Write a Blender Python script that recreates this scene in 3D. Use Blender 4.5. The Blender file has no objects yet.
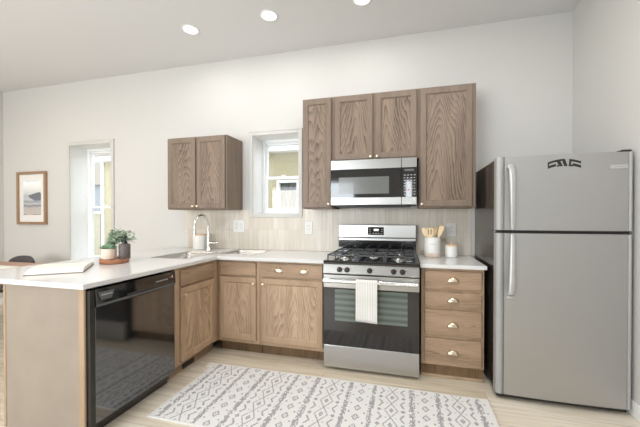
import bpy, bmesh, math, random
from mathutils import Vector, Matrix
random.seed(7)
S = bpy.context.scene
C = S.collection
PI = math.pi

# ------------------------------------------------------------------ camera
cam = bpy.data.cameras.new('camera'); co = bpy.data.objects.new('camera', cam); C.objects.link(co)
F = Vector((-.24327, .96992, -.0084)); R_ = Vector((.96996, .24328, .00003)); U = Vector((-.00207, .00814, .99996))
co.matrix_world = Matrix(((R_.x, U.x, -F.x, .66342), (R_.y, U.y, -F.y, -3.13618), (R_.z, U.z, -F.z, 1.29101), (0, 0, 0, 1)))
cam.sensor_width = 36; cam.lens = 301.586 / 640 * 36
cam.shift_x = -11.5565 / 640; cam.shift_y = 5.4675 / 640
cam.clip_start = .02
S.camera = co
# ------------------------------------------------------------------ world, light, exposure
S.view_settings.view_transform = 'Standard'; S.view_settings.look = 'None'
S.view_settings.gamma = 1; S.view_settings.use_curve_mapping = False
S.view_settings.exposure = 0.05
w = bpy.data.worlds.new('sky'); S.world = w; w.use_nodes = True
bg = w.node_tree.nodes['Background']; bg.inputs[0].default_value = (.88, .94, 1, 1); bg.inputs[1].default_value = 3.8

def area(name, loc, rot, sx, sy, power, col):
    l = bpy.data.lights.new(name, 'AREA'); l.shape = 'RECTANGLE'; l.size = sx; l.size_y = sy
    l.energy = power; l.color = col
    o = bpy.data.objects.new(name, l); C.objects.link(o); o.location = loc; o.rotation_euler = rot
    return o
# daylight through the windows of the wall behind the camera; the dining lamp is warmed to tint the left wall
area('daylight_front', (-1.65, -5.59, 1.45), (PI/2+.30, 0, 0), 1.9, 1.6, 98, (.86, .94, 1))
area('daylight_sidelight', (.70, -5.59, 1.45), (PI/2+.30, 0, 0), .2, 1.6, 12, (.90, .96, 1))
area('daylight_dining', (-3.55, -5.59, 1.40), (PI/2+.30, 0, 0), 1.45, 1.6, 46, (1, .89, .76))
DOWNLIGHT_W, DOWNLIGHT_COL = 4, (1, .98, .96)
DINING_FILL_W = 16  # power of the added, unseen warm fill lamp over the dining end

# ------------------------------------------------------------------ materials
MATS = {}
def newmat(name):
    m = bpy.data.materials.new(name); m.use_nodes = True
    nt = m.node_tree; b = nt.nodes['Principled BSDF']
    MATS[name] = m
    return m, nt, b
def s2l(c):
    return tuple(((v/255/12.92) if v/255 <= .04045 else ((v/255+.055)/1.055)**2.4) for v in c) + (1,)
def N(nt, t, **kw):
    n = nt.nodes.new(t)
    for k, v in kw.items(): setattr(n, k, v)
    return n
def flat(name, col, rough=.5, metal=0, var=.06, scale=30, spec=.5, bump=0, coat=0):
    """plain finish with a faint procedural mottling of its own"""
    m, nt, b = newmat(name)
    tc = N(nt, 'ShaderNodeTexCoord'); no = N(nt, 'ShaderNodeTexNoise'); no.inputs['Scale'].default_value = scale
    nt.links.new(tc.outputs['Object'], no.inputs['Vector'])
    r = N(nt, 'ShaderNodeValToRGB')
    r.color_ramp.elements[0].position = .3; r.color_ramp.elements[1].position = .7
    r.color_ramp.elements[0].color = tuple(c*(1-var) for c in col[:3]) + (1,)
    r.color_ramp.elements[1].color = tuple(min(1, c*(1+var)) for c in col[:3]) + (1,)
    nt.links.new(no.outputs['Fac'], r.inputs[0]); nt.links.new(r.outputs[0], b.inputs['Base Color'])
    b.inputs['Roughness'].default_value = rough; b.inputs['Metallic'].default_value = metal
    b.inputs['Specular IOR Level'].default_value = spec; b.inputs['Coat Weight'].default_value = coat
    if bump:
        bp = N(nt, 'ShaderNodeBump'); bp.inputs['Strength'].default_value = bump; bp.inputs['Distance'].default_value = .002
        nt.links.new(no.outputs['Fac'], bp.inputs['Height']); nt.links.new(bp.outputs[0], b.inputs['Normal'])
    return m
def mth(nt, op, a, bb=None, c=None):
    n = N(nt, 'ShaderNodeMath', operation=op)
    for i, v in enumerate((a, bb, c)):
        if v is None: continue
        if isinstance(v, (int, float)): n.inputs[i].default_value = v
        else: nt.links.new(v, n.inputs[i])
    return n.outputs[0]
def wood(name, light, dark, horiz=False, cath=.7, streak=.5, rough=.5, pitch=.13, width=.075, grain=1.0):
    """stained oak: cathedral arches plus fine pores, in the object's own space"""
    m, nt, b = newmat(name)
    tc = N(nt, 'ShaderNodeTexCoord'); oi = N(nt, 'ShaderNodeObjectInfo')
    sp = N(nt, 'ShaderNodeSeparateXYZ'); nt.links.new(tc.outputs['Object'], sp.inputs[0])
    u = mth(nt, 'ADD', sp.outputs[0], sp.outputs[1]); wz = sp.outputs[2]
    if horiz: u, wz = wz, u
    rnd = oi.outputs['Random']
    # noise space, stretched along the grain
    def nz(su, sw, detail=2):
        cb = N(nt, 'ShaderNodeCombineXYZ')
        nt.links.new(mth(nt, 'MULTIPLY', u, su), cb.inputs[0]); nt.links.new(mth(nt, 'MULTIPLY', wz, sw), cb.inputs[1])
        nt.links.new(mth(nt, 'MULTIPLY', rnd, 57.3), cb.inputs[2])
        n = N(nt, 'ShaderNodeTexNoise'); n.inputs['Scale'].default_value = 1; n.inputs['Detail'].default_value = detail
        nt.links.new(cb.outputs[0], n.inputs['Vector']); return n.outputs['Fac']
    warp = nz(8, 1.5, 1); warp2 = nz(60, 5)
    uc = mth(nt, 'MULTIPLY_ADD', rnd, .14, -.07)
    du = mth(nt, 'MULTIPLY', mth(nt, 'SUBTRACT', u, uc), 1/width)
    arch = mth(nt, 'SUBTRACT', mth(nt, 'SQRT', mth(nt, 'MULTIPLY_ADD', du, du, .15)), .39)
    g = mth(nt, 'ADD', mth(nt, 'MULTIPLY', wz, 1/pitch), mth(nt, 'MULTIPLY', arch, 3.2))
    g = mth(nt, 'ADD', g, mth(nt, 'MULTIPLY', warp, 8.0)); g = mth(nt, 'ADD', g, mth(nt, 'MULTIPLY', warp2, .8))
    band = mth(nt, 'POWER', mth(nt, 'FRACT', g), 2.2)
    fade = nz(22, 2.2, 1)
    band = mth(nt, 'MULTIPLY', band, mth(nt, 'MULTIPLY_ADD', fade, 2.4, -.25))
    pores = nz(230, 8, 3); tone = nz(12, 1.2, 1)
    f = mth(nt, 'MULTIPLY', band, cath)
    f = mth(nt, 'ADD', f, mth(nt, 'MULTIPLY', mth(nt, 'SUBTRACT', pores, .42), streak*1.6))
    f = mth(nt, 'ADD', f, mth(nt, 'MULTIPLY', mth(nt, 'SUBTRACT', tone, .5), .9*grain))
    r = N(nt, 'ShaderNodeValToRGB')
    r.color_ramp.elements[0].position = 0; r.color_ramp.elements[0].color = light
    r.color_ramp.elements[1].position = 1; r.color_ramp.elements[1].color = dark
    nt.links.new(f, r.inputs[0]); nt.links.new(r.outputs[0], b.inputs['Base Color'])
    b.inputs['Roughness'].default_value = rough; b.inputs['Specular IOR Level'].default_value = .35
    bp = N(nt, 'ShaderNodeBump'); bp.inputs['Strength'].default_value = .15; bp.inputs['Distance'].default_value = .001
    nt.links.new(pores, bp.inputs['Height']); nt.links.new(bp.outputs[0], b.inputs['Normal'])
    return m
def steel(name, col, rough=.3, vertical=True, metal=1.0, amp=.10, bright=None):
    m, nt, b = newmat(name)
    tc = N(nt, 'ShaderNodeTexCoord'); mp = N(nt, 'ShaderNodeMapping')
    mp.inputs['Scale'].default_value = (90, 90, 1.2) if vertical else (1.2, 1.2, 160)
    no = N(nt, 'ShaderNodeTexNoise'); no.inputs['Scale'].default_value = 1; no.inputs['Detail'].default_value = 3
    nt.links.new(tc.outputs['Object'], mp.inputs[0]); nt.links.new(mp.outputs[0], no.inputs['Vector'])
    r = N(nt, 'ShaderNodeMapRange'); r.inputs['To Min'].default_value = rough-amp/2; r.inputs['To Max'].default_value = rough+amp/2
    nt.links.new(no.outputs['Fac'], r.inputs[0]); nt.links.new(r.outputs[0], b.inputs['Roughness'])
    b.inputs['Base Color'].default_value = col; b.inputs['Metallic'].default_value = metal
    return m

M_wall = flat('wall_paint', (.60, .592, .57), .9, var=.01, scale=140, spec=.2, bump=.15)
M_ceil = flat('ceiling_paint', (.70, .70, .70), .95, var=.01, scale=160, spec=.1, bump=.15)
M_white = flat('white_trim_paint', (.80, .80, .79), .45, var=.01, scale=20)
M_vinyl = flat('white_vinyl', (.85, .86, .86), .35, var=.01, scale=20)
UL, UD = s2l((140, 122, 106)), s2l((84, 72, 63))
M_oak = wood('grey_oak_panel', UL, UD, cath=.78, streak=.7)
M_oakf = wood('grey_oak_frame', s2l((130, 114, 100)), s2l((84, 71, 62)), cath=.12, streak=.75)
BL, BD = s2l((192, 165, 138)), s2l((120, 96, 74))
M_boak = wood('brown_oak_panel', BL, BD, cath=.55, streak=.85)
M_boakf = wood('brown_oak_frame', s2l((180, 153, 126)), s2l((120, 96, 74)), cath=.10, streak=.7)
M_boakh = wood('brown_oak_drawer', s2l((172, 146, 121)), s2l((100, 78, 61)), horiz=True, cath=.45, streak=.85, pitch=.3, width=.03)
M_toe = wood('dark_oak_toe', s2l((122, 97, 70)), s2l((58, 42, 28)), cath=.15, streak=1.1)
M_endp = flat('taupe_laminate', s2l((146, 134, 122)), .6, var=.05, scale=6)
M_strip = wood('pale_oak_strip', s2l((170, 148, 122)), s2l((130, 106, 82)), cath=.1, streak=.5)
M_brass = flat('brushed_brass', (.72, .63, .47), .3, 1, var=.05)
M_quartz = flat('white_quartz', (.69, .69, .685), .14, var=.015, scale=90)
M_steel = steel('stainless_steel', (.50, .49, .47, 1), .34)
M_steelh = steel('stainless_steel_bright', (.47, .46, .44, 1), .30, vertical=False)
M_fridge = steel('fridge_steel', (.49, .49, .49, 1), .46, amp=.06)
M_fhand = flat('handle_silver', (.50, .50, .49), .38, .5, var=.02)
M_fgrey = flat('fridge_edge_grey', s2l((160, 160, 158)), .45, .1, var=.02)
M_sink = steel('sink_steel', (.50, .49, .48, 1), .28, vertical=False)
M_chrome = flat('brushed_nickel', (.80, .80, .79), .22, 1, var=.02)
M_black = flat('black_gloss', (.008, .008, .009), .08, var=.1, coat=.3)
M_blackm = flat('black_matte', (.018, .017, .016), .45, var=.15)
M_iron = flat('cast_iron', (.035, .036, .038), .38, var=.25, spec=.7)
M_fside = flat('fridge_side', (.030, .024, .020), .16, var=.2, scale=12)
M_dgrey = flat('dark_grey_plastic', (.11, .11, .115), .3, var=.05)
M_dgloss = flat('dark_glass', (.028, .028, .028), .05, var=.05, coat=.4)
M_black.node_tree.nodes['Principled BSDF'].inputs['IOR'].default_value = 1.75
M_dwblack = flat('dishwasher_black', (.010, .010, .011), .07, var=.1); M_dwblack.node_tree.nodes['Principled BSDF'].inputs['IOR'].default_value = 2.3
M_ovenblack = flat('oven_glass', (.012, .010, .009), .06, var=.1); M_ovenblack.node_tree.nodes['Principled BSDF'].inputs['IOR'].default_value = 1.6
M_mwin = flat('microwave_window', s2l((104, 106, 104)), .2, var=.03, coat=.3)
M_lgrey = flat('light_grey_print', (.45, .45, .46), .5)
M_red = flat('red_mark', (.55, .03, .02), .4)
M_ceram = flat('white_ceramic', (.80, .79, .77), .35, var=.02, bump=.05)
M_cream = flat('cream_ceramic', s2l((222, 206, 190)), .6, var=.04)
M_terra = flat('terracotta', s2l((190, 112, 82)), .7, var=.08)
M_stone = flat('grey_stone_ceramic', s2l((92, 84, 80)), .5, var=.3, scale=60)
M_tray = wood('acacia_tray', s2l((176, 122, 90)), s2l((122, 76, 50)), horiz=True, cath=.2, streak=.4)
M_spoon = wood('beech', s2l((238, 212, 172)), s2l((206, 168, 122)), cath=.1, streak=.4)
M_leaf = flat('sage_leaf', s2l((150, 166, 142)), .6, var=.35, scale=60)
M_leaf2 = flat('green_succulent', s2l((142, 172, 144)), .5, var=.35, scale=80)
M_soil = flat('soil', (.03, .022, .016), .9, var=.4)
M_paper = flat('book_paper', s2l((232, 230, 220)), .8, var=.02)
M_cover = flat('book_cover', s2l((120, 108, 98)), .7, var=.05)
M_frame = wood('walnut_frame', s2l((158, 128, 98)), s2l((100, 74, 52)), cath=.1, streak=.6)
M_mat = flat('picture_mat', (.78, .77, .75), .8, var=.01)
M_table = wood('table_wood', s2l((176, 142, 122)), s2l((138, 104, 84)), horiz=True, cath=.25, streak=.4)
M_chair = flat('chair_plastic', (.055, .052, .058), .4, var=.08)
M_soap = flat('pump_black', (.012, .012, .013), .35)
M_cream_wall = flat('cream_stucco', s2l((172, 161, 132)), .95, var=.07, scale=22, bump=.4)
M_beige_wall = flat('beige_block', s2l((170, 160, 140)), .95, var=.05, scale=12)
M_roof = flat('fascia_grey', s2l((150, 140, 128)), .8)
M_shed = flat('grey_siding', s2l((135, 137, 140)), .8, var=.04)
M_bin = flat('blue_plastic', s2l((45, 90, 150)), .5)
M_ground = flat('gravel', s2l((150, 142, 130)), .95, var=.2, scale=60)
M_curtain = flat('green_grey_curtain', s2l((52, 64, 60)), .9, var=.2, scale=9)

def glass(name, tint=(1, 1, 1), refl=.06):
    m, nt, b = newmat(name); nt.nodes.remove(b)
    t = N(nt, 'ShaderNodeBsdfTransparent'); t.inputs[0].default_value = tint + (1,)
    g = N(nt, 'ShaderNodeBsdfGlossy'); g.inputs['Roughness'].default_value = .02
    mx = N(nt, 'ShaderNodeMixShader')
    mx.inputs[0].default_value = refl; nt.links.new(t.outputs[0], mx.inputs[1]); nt.links.new(g.outputs[0], mx.inputs[2])
    nt.links.new(mx.outputs[0], nt.nodes['Material Output'].inputs[0])
    return m
M_plate = flat('outlet_plastic', (.74, .73, .71), .4, var=.01)
M_glass = glass('window_glass', (.95, .97, .97))
def emit(name, col, st):
    m, nt, b = newmat(name)
    b.inputs['Base Color'].default_value = (1, 1, 1, 1); b.inputs['Emission Color'].default_value = col + (1,); b.inputs['Emission Strength'].default_value = st
    return m
M_lamp = emit('lamp_diffuser', (1, .98, .95), 3.0)
M_led = emit('display_digits', (.75, .85, .95), .5)

def m_floor():
    m, nt, b = newmat('pale_oak_planks')
    tc = N(nt, 'ShaderNodeTexCoord')
    br = N(nt, 'ShaderNodeTexBrick'); br.offset = .37
    br.inputs['Scale'].default_value = 1; br.inputs['Brick Width'].default_value = 1.22; br.inputs['Row Height'].default_value = .18
    br.inputs['Mortar Size'].default_value = .0012; br.inputs['Mortar Smooth'].default_value = .2; br.inputs['Bias'].default_value = 0
    br.inputs['Color1'].default_value = s2l((232, 224, 210)); br.inputs['Color2'].default_value = s2l((214, 202, 182)); br.inputs['Mortar'].default_value = s2l((182, 168, 146))
    nt.links.new(tc.outputs['Object'], br.inputs['Vector'])
    mp = N(nt, 'ShaderNodeMapping'); mp.inputs['Scale'].default_value = (1.6, 34, 1)
    no = N(nt, 'ShaderNodeTexNoise'); no.inputs['Scale'].default_value = 1; no.inputs['Detail'].default_value = 5; no.inputs['Distortion'].default_value = .6
    nt.links.new(tc.outputs['Object'], mp.inputs[0]); nt.links.new(mp.outputs[0], no.inputs['Vector'])
    r = N(nt, 'ShaderNodeValToRGB'); r.color_ramp.elements[0].position = .34; r.color_ramp.elements[1].position = .62
    r.color_ramp.elements[0].color = (.80, .77, .72, 1); r.color_ramp.elements[1].color = (1, 1, 1, 1)
    nt.links.new(no.outputs['Fac'], r.inputs[0])
    mx = N(nt, 'ShaderNodeMix', data_type='RGBA', blend_type='MULTIPLY'); mx.inputs[0].default_value = 1
    nt.links.new(br.outputs['Color'], mx.inputs[6]); nt.links.new(r.outputs[0], mx.inputs[7])
    nt.links.new(mx.outputs[2], b.inputs['Base Color']); b.inputs['Roughness'].default_value = .38
    return m
M_floor = m_floor()
def m_splash():
    """narrow vertical stone tiles stacked in two courses"""
    m, nt, b = newmat('beige_vertical_tile')
    tc = N(nt, 'ShaderNodeTexCoord'); sp = N(nt, 'ShaderNodeSeparateXYZ'); cb = N(nt, 'ShaderNodeCombineXYZ')
    nt.links.new(tc.outputs['Object'], sp.inputs[0]); nt.links.new(sp.outputs[2], cb.inputs[0]); nt.links.new(sp.outputs[0], cb.inputs[1])
    br = N(nt, 'ShaderNodeTexBrick'); br.offset = 0
    br.inputs['Scale'].default_value = 1; br.inputs['Brick Width'].default_value = .30; br.inputs['Row Height'].default_value = .062
    br.inputs['Mortar Size'].default_value = .0012; br.inputs['Bias'].default_value = -.1
    br.inputs['Color1'].default_value = s2l((214, 207, 196)); br.inputs['Color2'].default_value = s2l((202, 193, 179)); br.inputs['Mortar'].default_value = s2l((190, 183, 172))
    nt.links.new(cb.outputs[0], br.inputs['Vector'])
    mp = N(nt, 'ShaderNodeMapping'); mp.inputs['Scale'].default_value = (55, 55, 3.5)
    no = N(nt, 'ShaderNodeTexNoise'); no.inputs['Scale'].default_value = 1; no.inputs['Detail'].default_value = 4; no.inputs['Distortion'].default_value = .5
    nt.links.new(tc.outputs['Object'], mp.inputs[0]); nt.links.new(mp.outputs[0], no.inputs['Vector'])
    r = N(nt, 'ShaderNodeValToRGB'); r.color_ramp.elements[0].position = .3; r.color_ramp.elements[1].position = .62
    r.color_ramp.elements[0].color = (.88, .865, .84, 1); r.color_ramp.elements[1].color = (1, 1, 1, 1)
    nt.links.new(no.outputs['Fac'], r.inputs[0])
    mx = N(nt, 'ShaderNodeMix', data_type='RGBA', blend_type='MULTIPLY'); mx.inputs[0].default_value = 1
    nt.links.new(br.outputs['Color'], mx.inputs[6]); nt.links.new(r.outputs[0], mx.inputs[7])
    nt.links.new(mx.outputs[2], b.inputs['Base Color']); b.inputs['Roughness'].default_value = .35
    return m
M_splash = m_splash()
def m_stripes(name, ca, cb_, scale, axis, rough, coat=0):
    m, nt, b = newmat(name)
    tc = N(nt, 'ShaderNodeTexCoord'); wv = N(nt, 'ShaderNodeTexWave', wave_type='BANDS', bands_direction=axis)
    wv.inputs['Scale'].default_value = scale; wv.inputs['Distortion'].default_value = .6; wv.inputs['Detail'].default_value = 1
    nt.links.new(tc.outputs['Object'], wv.inputs['Vector'])
    r = N(nt, 'ShaderNodeValToRGB'); r.color_ramp.elements[0].color = ca; r.color_ramp.elements[1].color = cb_
    nt.links.new(wv.outputs['Fac'], r.inputs[0]); nt.links.new(r.outputs[0], b.inputs['Base Color'])
    b.inputs['Roughness'].default_value = rough; b.inputs['Coat Weight'].default_value = coat
    return m
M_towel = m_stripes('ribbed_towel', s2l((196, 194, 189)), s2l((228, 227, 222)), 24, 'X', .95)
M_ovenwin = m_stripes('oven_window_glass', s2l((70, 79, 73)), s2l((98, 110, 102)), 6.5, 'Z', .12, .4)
def m_art():
    """misty lake: pale sky, dark trees, pale water"""
    m, nt, b = newmat('lake_print')
    tc = N(nt, 'ShaderNodeTexCoord'); sp = N(nt, 'ShaderNodeSeparateXYZ'); nt.links.new(tc.outputs['Object'], sp.inputs[0])
    no = N(nt, 'ShaderNodeTexNoise'); no.inputs['Scale'].default_value = 9; no.inputs['Detail'].default_value = 4
    nt.links.new(tc.outputs['Object'], no.inputs['Vector'])
    z = mth(nt, 'ADD', sp.outputs[2], mth(nt, 'MULTIPLY', mth(nt, 'SUBTRACT', no.outputs['Fac'], .5), .05))
    z = mth(nt, 'MULTIPLY_ADD', z, 1/.47, .5)
    r = N(nt, 'ShaderNodeValToRGB'); cr = r.color_ramp
    for p, c in ((0, (196, 186, 178)), (.2, (186, 180, 176)), (.27, (128, 132, 140)), (.32, (190, 192, 196)), (.40, (150, 156, 164)), (.46, (196, 198, 200)), (.56, (182, 186, 190)), (.62, (206, 206, 205)), (1, (200, 200, 198))):
        e = cr.elements.new(p); e.color = s2l(c)
    nt.links.new(z, r.inputs[0])
    # tree mass on the right
    dx = mth(nt, 'DIVIDE', mth(nt, 'SUBTRACT', sp.outputs[0], .11), .16); dz = mth(nt, 'DIVIDE', mth(nt, 'SUBTRACT', sp.outputs[2], .015), .060)
    d = mth(nt, 'ADD', mth(nt, 'MULTIPLY', dx, dx), mth(nt, 'MULTIPLY', dz, dz)); d = mth(nt, 'ADD', d, mth(nt, 'MULTIPLY', mth(nt, 'SUBTRACT', no.outputs['Fac'], .5), 3.0))
    t = mth(nt, 'LESS_THAN', d, .95)
    mx = N(nt, 'ShaderNodeMix', data_type='RGBA'); nt.links.new(t, mx.inputs[0]); nt.links.new(r.outputs[0], mx.inputs[6]); mx.inputs[7].default_value = s2l((112, 118, 126))
    nt.links.new(mx.outputs[2], b.inputs['Base Color']); b.inputs['Roughness'].default_value = .6
    return m
M_art = m_art()
M_rug = [flat('rug_cream', s2l((222, 221, 219)), .95, var=.03, scale=200), flat('rug_grey', s2l((160, 157, 160)), .95, var=.1, scale=150),
         flat('rug_light_grey', s2l((188, 185, 186)), .95, var=.08, scale=150)]

# ------------------------------------------------------------------ mesh helpers
WORLD = {}
class MB:
    def __init__(self): self.bm = bmesh.new()
    def box(self, x0, x1, y0, y1, z0, z1, bev=0, seg=1):
        t = bmesh.new()
        bmesh.ops.create_cube(t, size=1)
        for v in t.verts:
            v.co = Vector(((x0+x1)/2 + v.co.x*(x1-x0), (y0+y1)/2 + v.co.y*(y1-y0), (z0+z1)/2 + v.co.z*(z1-z0)))
        if bev: bmesh.ops.bevel(t, geom=t.edges[:], offset=bev, segments=seg, affect='EDGES', profile=.5)
        self.merge(t); return self
    def merge(self, t):
        me = bpy.data.meshes.new('tmp'); t.to_mesh(me); t.free(); self.bm.from_mesh(me); bpy.data.meshes.remove(me)
    def tube(self, pts, r, n=10, caps=True, flat_=None):
        """sweep along points; r a number or a list; flat_ = (a, b) scales of the two cross axes"""
        pts = [Vector(p) for p in pts]; rs = r if isinstance(r, (list, tuple)) else [r]*len(pts)
        rings = []; up = None
        for i, p in enumerate(pts):
            d = (pts[min(i+1, len(pts)-1)] - pts[max(i-1, 0)]).normalized()
            if up is None:
                up = Vector((0, 0, 1)) if abs(d.z) < .9 else Vector((0, 1, 0))
            a = d.cross(up).normalized(); b = a.cross(d).normalized(); up = b
            fa, fb = flat_ or (1, 1)
            rings.append([self.bm.verts.new(p + a*math.cos(2*PI*k/n)*rs[i]*fa + b*math.sin(2*PI*k/n)*rs[i]*fb) for k in range(n)])
        for A, B in zip(rings, rings[1:]):
            for k in range(n): self.bm.faces.new((A[k], A[(k+1) % n], B[(k+1) % n], B[k]))
        if caps: self.bm.faces.new(rings[0][::-1]); self.bm.faces.new(rings[-1])
        return self
    def lathe(self, prof, c, axis='z', n=24, sx=1, sy=1):
        """prof: (radius, height) pairs; axis the turning axis"""
        c = Vector(c); rings = []
        for r, h in prof:
            if r < 1e-6: r = 1e-5
            ring = []
            for k in range(n):
                a = 2*PI*k/n; p = Vector((r*math.cos(a)*sx, r*math.sin(a)*sy, h))
                if axis == 'y': p = Vector((p.x, -h, p.y))
                elif axis == 'x': p = Vector((h, p.x, p.y))
                ring.append(self.bm.verts.new(c + p))
            rings.append(ring)
        for A, B in zip(rings, rings[1:]):
            for k in range(n): self.bm.faces.new((A[k], A[(k+1) % n], B[(k+1) % n], B[k]))
        self.bm.faces.new(rings[0][::-1]); self.bm.faces.new(rings[-1])
        return self
    def prism(self, poly, f0, f1):
        """poly: 2-D points; f0/f1 map a 2-D point to the 3-D start / end face"""
        A = [self.bm.verts.new(f0(*p)) for p in poly]; B = [self.bm.verts.new(f1(*p)) for p in poly]
        n = len(poly)
        self.bm.faces.new(A[::-1]); self.bm.faces.new(B)
        for k in range(n): self.bm.faces.new((A[k], A[(k+1) % n], B[(k+1) % n], B[k]))
        return self
    def build(self, name, mat, parent=None, origin=None, smooth=False, bevel=0):
        bm = self.bm
        bmesh.ops.recalc_face_normals(bm, faces=bm.faces[:])
        if origin is None:
            if parent is not None and bm.verts:
                lo = Vector([min(v.co[i] for v in bm.verts) for i in range(3)]); hi = Vector([max(v.co[i] for v in bm.verts) for i in range(3)])
                origin = (lo+hi)/2
            elif bm.verts:
                lo = Vector([min(v.co[i] for v in bm.verts) for i in range(3)]); hi = Vector([max(v.co[i] for v in bm.verts) for i in range(3)])
                origin = Vector(((lo.x+hi.x)/2, (lo.y+hi.y)/2, lo.z))
        origin = Vector(origin)
        for v in bm.verts: v.co -= origin
        me = bpy.data.meshes.new(name); bm.to_mesh(me); bm.free()
        for m in (mat if isinstance(mat, list) else [mat]): me.materials.append(m)
        if smooth:
            for p in me.polygons: p.use_smooth = True
            try: me.set_sharp_from_angle(angle=math.radians(smooth if smooth is not True else 40))
            except Exception: pass
        o = bpy.data.objects.new(name, me); C.objects.link(o)
        WORLD[o.name] = origin
        if parent is not None:
            o.parent = parent; o.location = origin - WORLD[parent.name]
        else: o.location = origin
        if bevel:
            md = o.modifiers.new('bevel', 'BEVEL'); md.width = bevel; md.segments = 2; md.limit_method = 'ANGLE'
        return o
def tag(o, label, cat, group=None):
    o['label'] = label; o['category'] = cat
    if group: o['group'] = group
    return o
def thing(name, loc, label, cat, group=None):
    o = bpy.data.objects.new(name, None); C.objects.link(o); o.location = loc; o.empty_display_size = .05
    WORLD[o.name] = Vector(loc)
    return tag(o, label, cat, group)
def struct(o): o['kind'] = 'structure'; return o

# faces: 'S' looks to -y (u = x), 'E' looks to +x (u = y); d = distance out of the plane
def face_map(face, plane):
    if face == 'S': return lambda u, d, z: Vector((u, plane - d, z))
    return lambda u, d, z: Vector((plane + d, u, z))
def panel_door(cab, face, plane, u0, u1, z0, z1, mf, mp, knob=None, t=.02, stile=.052):
    f = face_map(face, plane)
    mb = MB(); bm = mb.bm
    prof = [(0, 0), (0, t-.004), (.004, t), (stile-.006, t), (stile-.001, t-.002), (stile+.006, t-.010), (stile+.006, 0)]
    loops = []
    for ins, d in prof:
        loops.append([bm.verts.new(f(u, d, z)) for u, z in ((u0+ins, z0+ins), (u1-ins, z0+ins), (u1-ins, z1-ins), (u0+ins, z1-ins))])
    for A, B in zip(loops, loops[1:] + loops[:1]):
        for k in range(4): bm.faces.new((A[k], A[(k+1) % 4], B[(k+1) % 4], B[k]))
    door = mb.build('door', mf, cab)
    pb = MB(); i = stile+.004
    a, b = f(u0+i, 0.001, z0+i), f(u1-i, t-.009, z1-i)
    pb.box(min(a.x, b.x), max(a.x, b.x), min(a.y, b.y), max(a.y, b.y), a.z, b.z)
    pb.build('panel', mp, door)
    if knob:
        kb = MB(); c = f(knob[0], t-.001, knob[1])
        kb.lathe([(.009, 0), (.009, .002), (.0045, .004), (.0045, .012), (.011, .017), (.0125, .021), (.010, .026), (.001, .028)], c, 'y' if face == 'S' else 'x', 14)
        kb.build('knob', M_brass, door, smooth=True)
    return door
def drawer_front(cab, face, plane, u0, u1, z0, z1, mat, pulls=(), t=.02):
    f = face_map(face, plane); mb = MB()
    a, b = f(u0, 0, z0), f(u1, t, z1)
    mb.box(min(a.x, b.x), max(a.x, b.x), min(a.y, b.y), max(a.y, b.y), a.z, b.z, .006, 2)
    d = mb.build('drawer', mat, cab)
    for pu, pz in pulls:
        # cup pull: hooded half dome open below, on a thin flange
        kb = MB(); bm = kb.bm; rows = []
        for i in range(9):
            ph = (PI/2)*i/8
            rows.append([])
            for j in range(13):
                th = PI*j/12
                u = .044*math.cos(th)*(1 if i < 1 else 1); 
                du = .044*math.cos(th)*math.cos(ph*.0); 
                z = .034*math.sin(th)*math.cos(ph) - .010
                dd = .024*math.sin(ph)*math.sin(th)**.6 if math.sin(th) > 0 else 0
                rows[-1].append(bm.verts.new(f(pu+du, t+dd, pz+z)))
        for A, B in zip(rows, rows[1:]):
            for k in range(12):
                try: bm.faces.new((A[k], A[k+1], B[k+1], B[k]))
                except Exception: pass
        kb.merge_rim = None
        a, b = f(pu-.047, t-.0005, pz-.013), f(pu+.047, t+.0015, pz-.009)
        kb.box(min(a.x, b.x), max(a.x, b.x), min(a.y, b.y), max(a.y, b.y), a.z, b.z)
        kb.build('cup_pull', M_brass, d, smooth=60)
    return d

# ------------------------------------------------------------------ setting
XL, XR, YF, H = -5.1, 2.09, -5.6, 3.115
WT = .30                                                       # thickness of the outer wall
W1 = (-1.052, -.493, 1.322, 2.212); W2 = (-3.805, -3.088, .66, 2.255)
struct(MB().box(XL-.2, XR+.2, YF-.2, WT, -.1, 0).build('floor', M_floor, origin=(0, 0, 0)))
struct(MB().box(XL-.2, XR+.2, YF-.2, WT, H, H+.1).build('ceiling', M_ceil))
mb = MB()
def wall_y(mb, y0, y1, x0, x1, holes):
    xs = x0
    for a, b, z0, z1 in sorted(holes):
        mb.box(xs, a, y0, y1, 0, H); mb.box(a, b, y0, y1, 0, z0); mb.box(a, b, y0, y1, z1, H); xs = b
    mb.box(xs, x1, y0, y1, 0, H)
wall_y(mb, 0, WT, XL-.2, XR+.2, [W2, W1]); bmesh.ops.remove_doubles(mb.bm, verts=mb.bm.verts, dist=1e-4)
struct(mb.build('wall_back', M_wall))
struct(MB().box(XL-.2, XL, YF-.2, 0, 0, H).build('wall_left', M_wall))
struct(MB().box(XR, XR+.2, YF-.2, 0, 0, H).build('wall_right', M_wall))
mb = MB(); W3 = (-2.62, -.68, .6, 2.3); W5 = (.58, .82, .6, 2.3); W4 = (-4.30, -2.80, .6, 2.3)
wall_y(mb, YF-.2, YF, XL-.2, XR+.2, [W3, W4, W5])
struct(mb.build('wall_front', flat('dark_reflection_wall', (.27, .245, .215), .9, var=.02)))  # unseen wall, toned dark so the oven and microwave glass reflect dark
struct(MB().box(XL, XL+.014, YF, 0, 0, .1, .003).build('baseboard_left', M_white))
struct(MB().box(XL+.014, -2.0, -.014, 0, 0, .1, .003).build('baseboard_back', M_white))
struct(MB().box(XR-.014, XR, YF, -.014, 0, .1, .003).build('baseboard_right', M_white))

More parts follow.
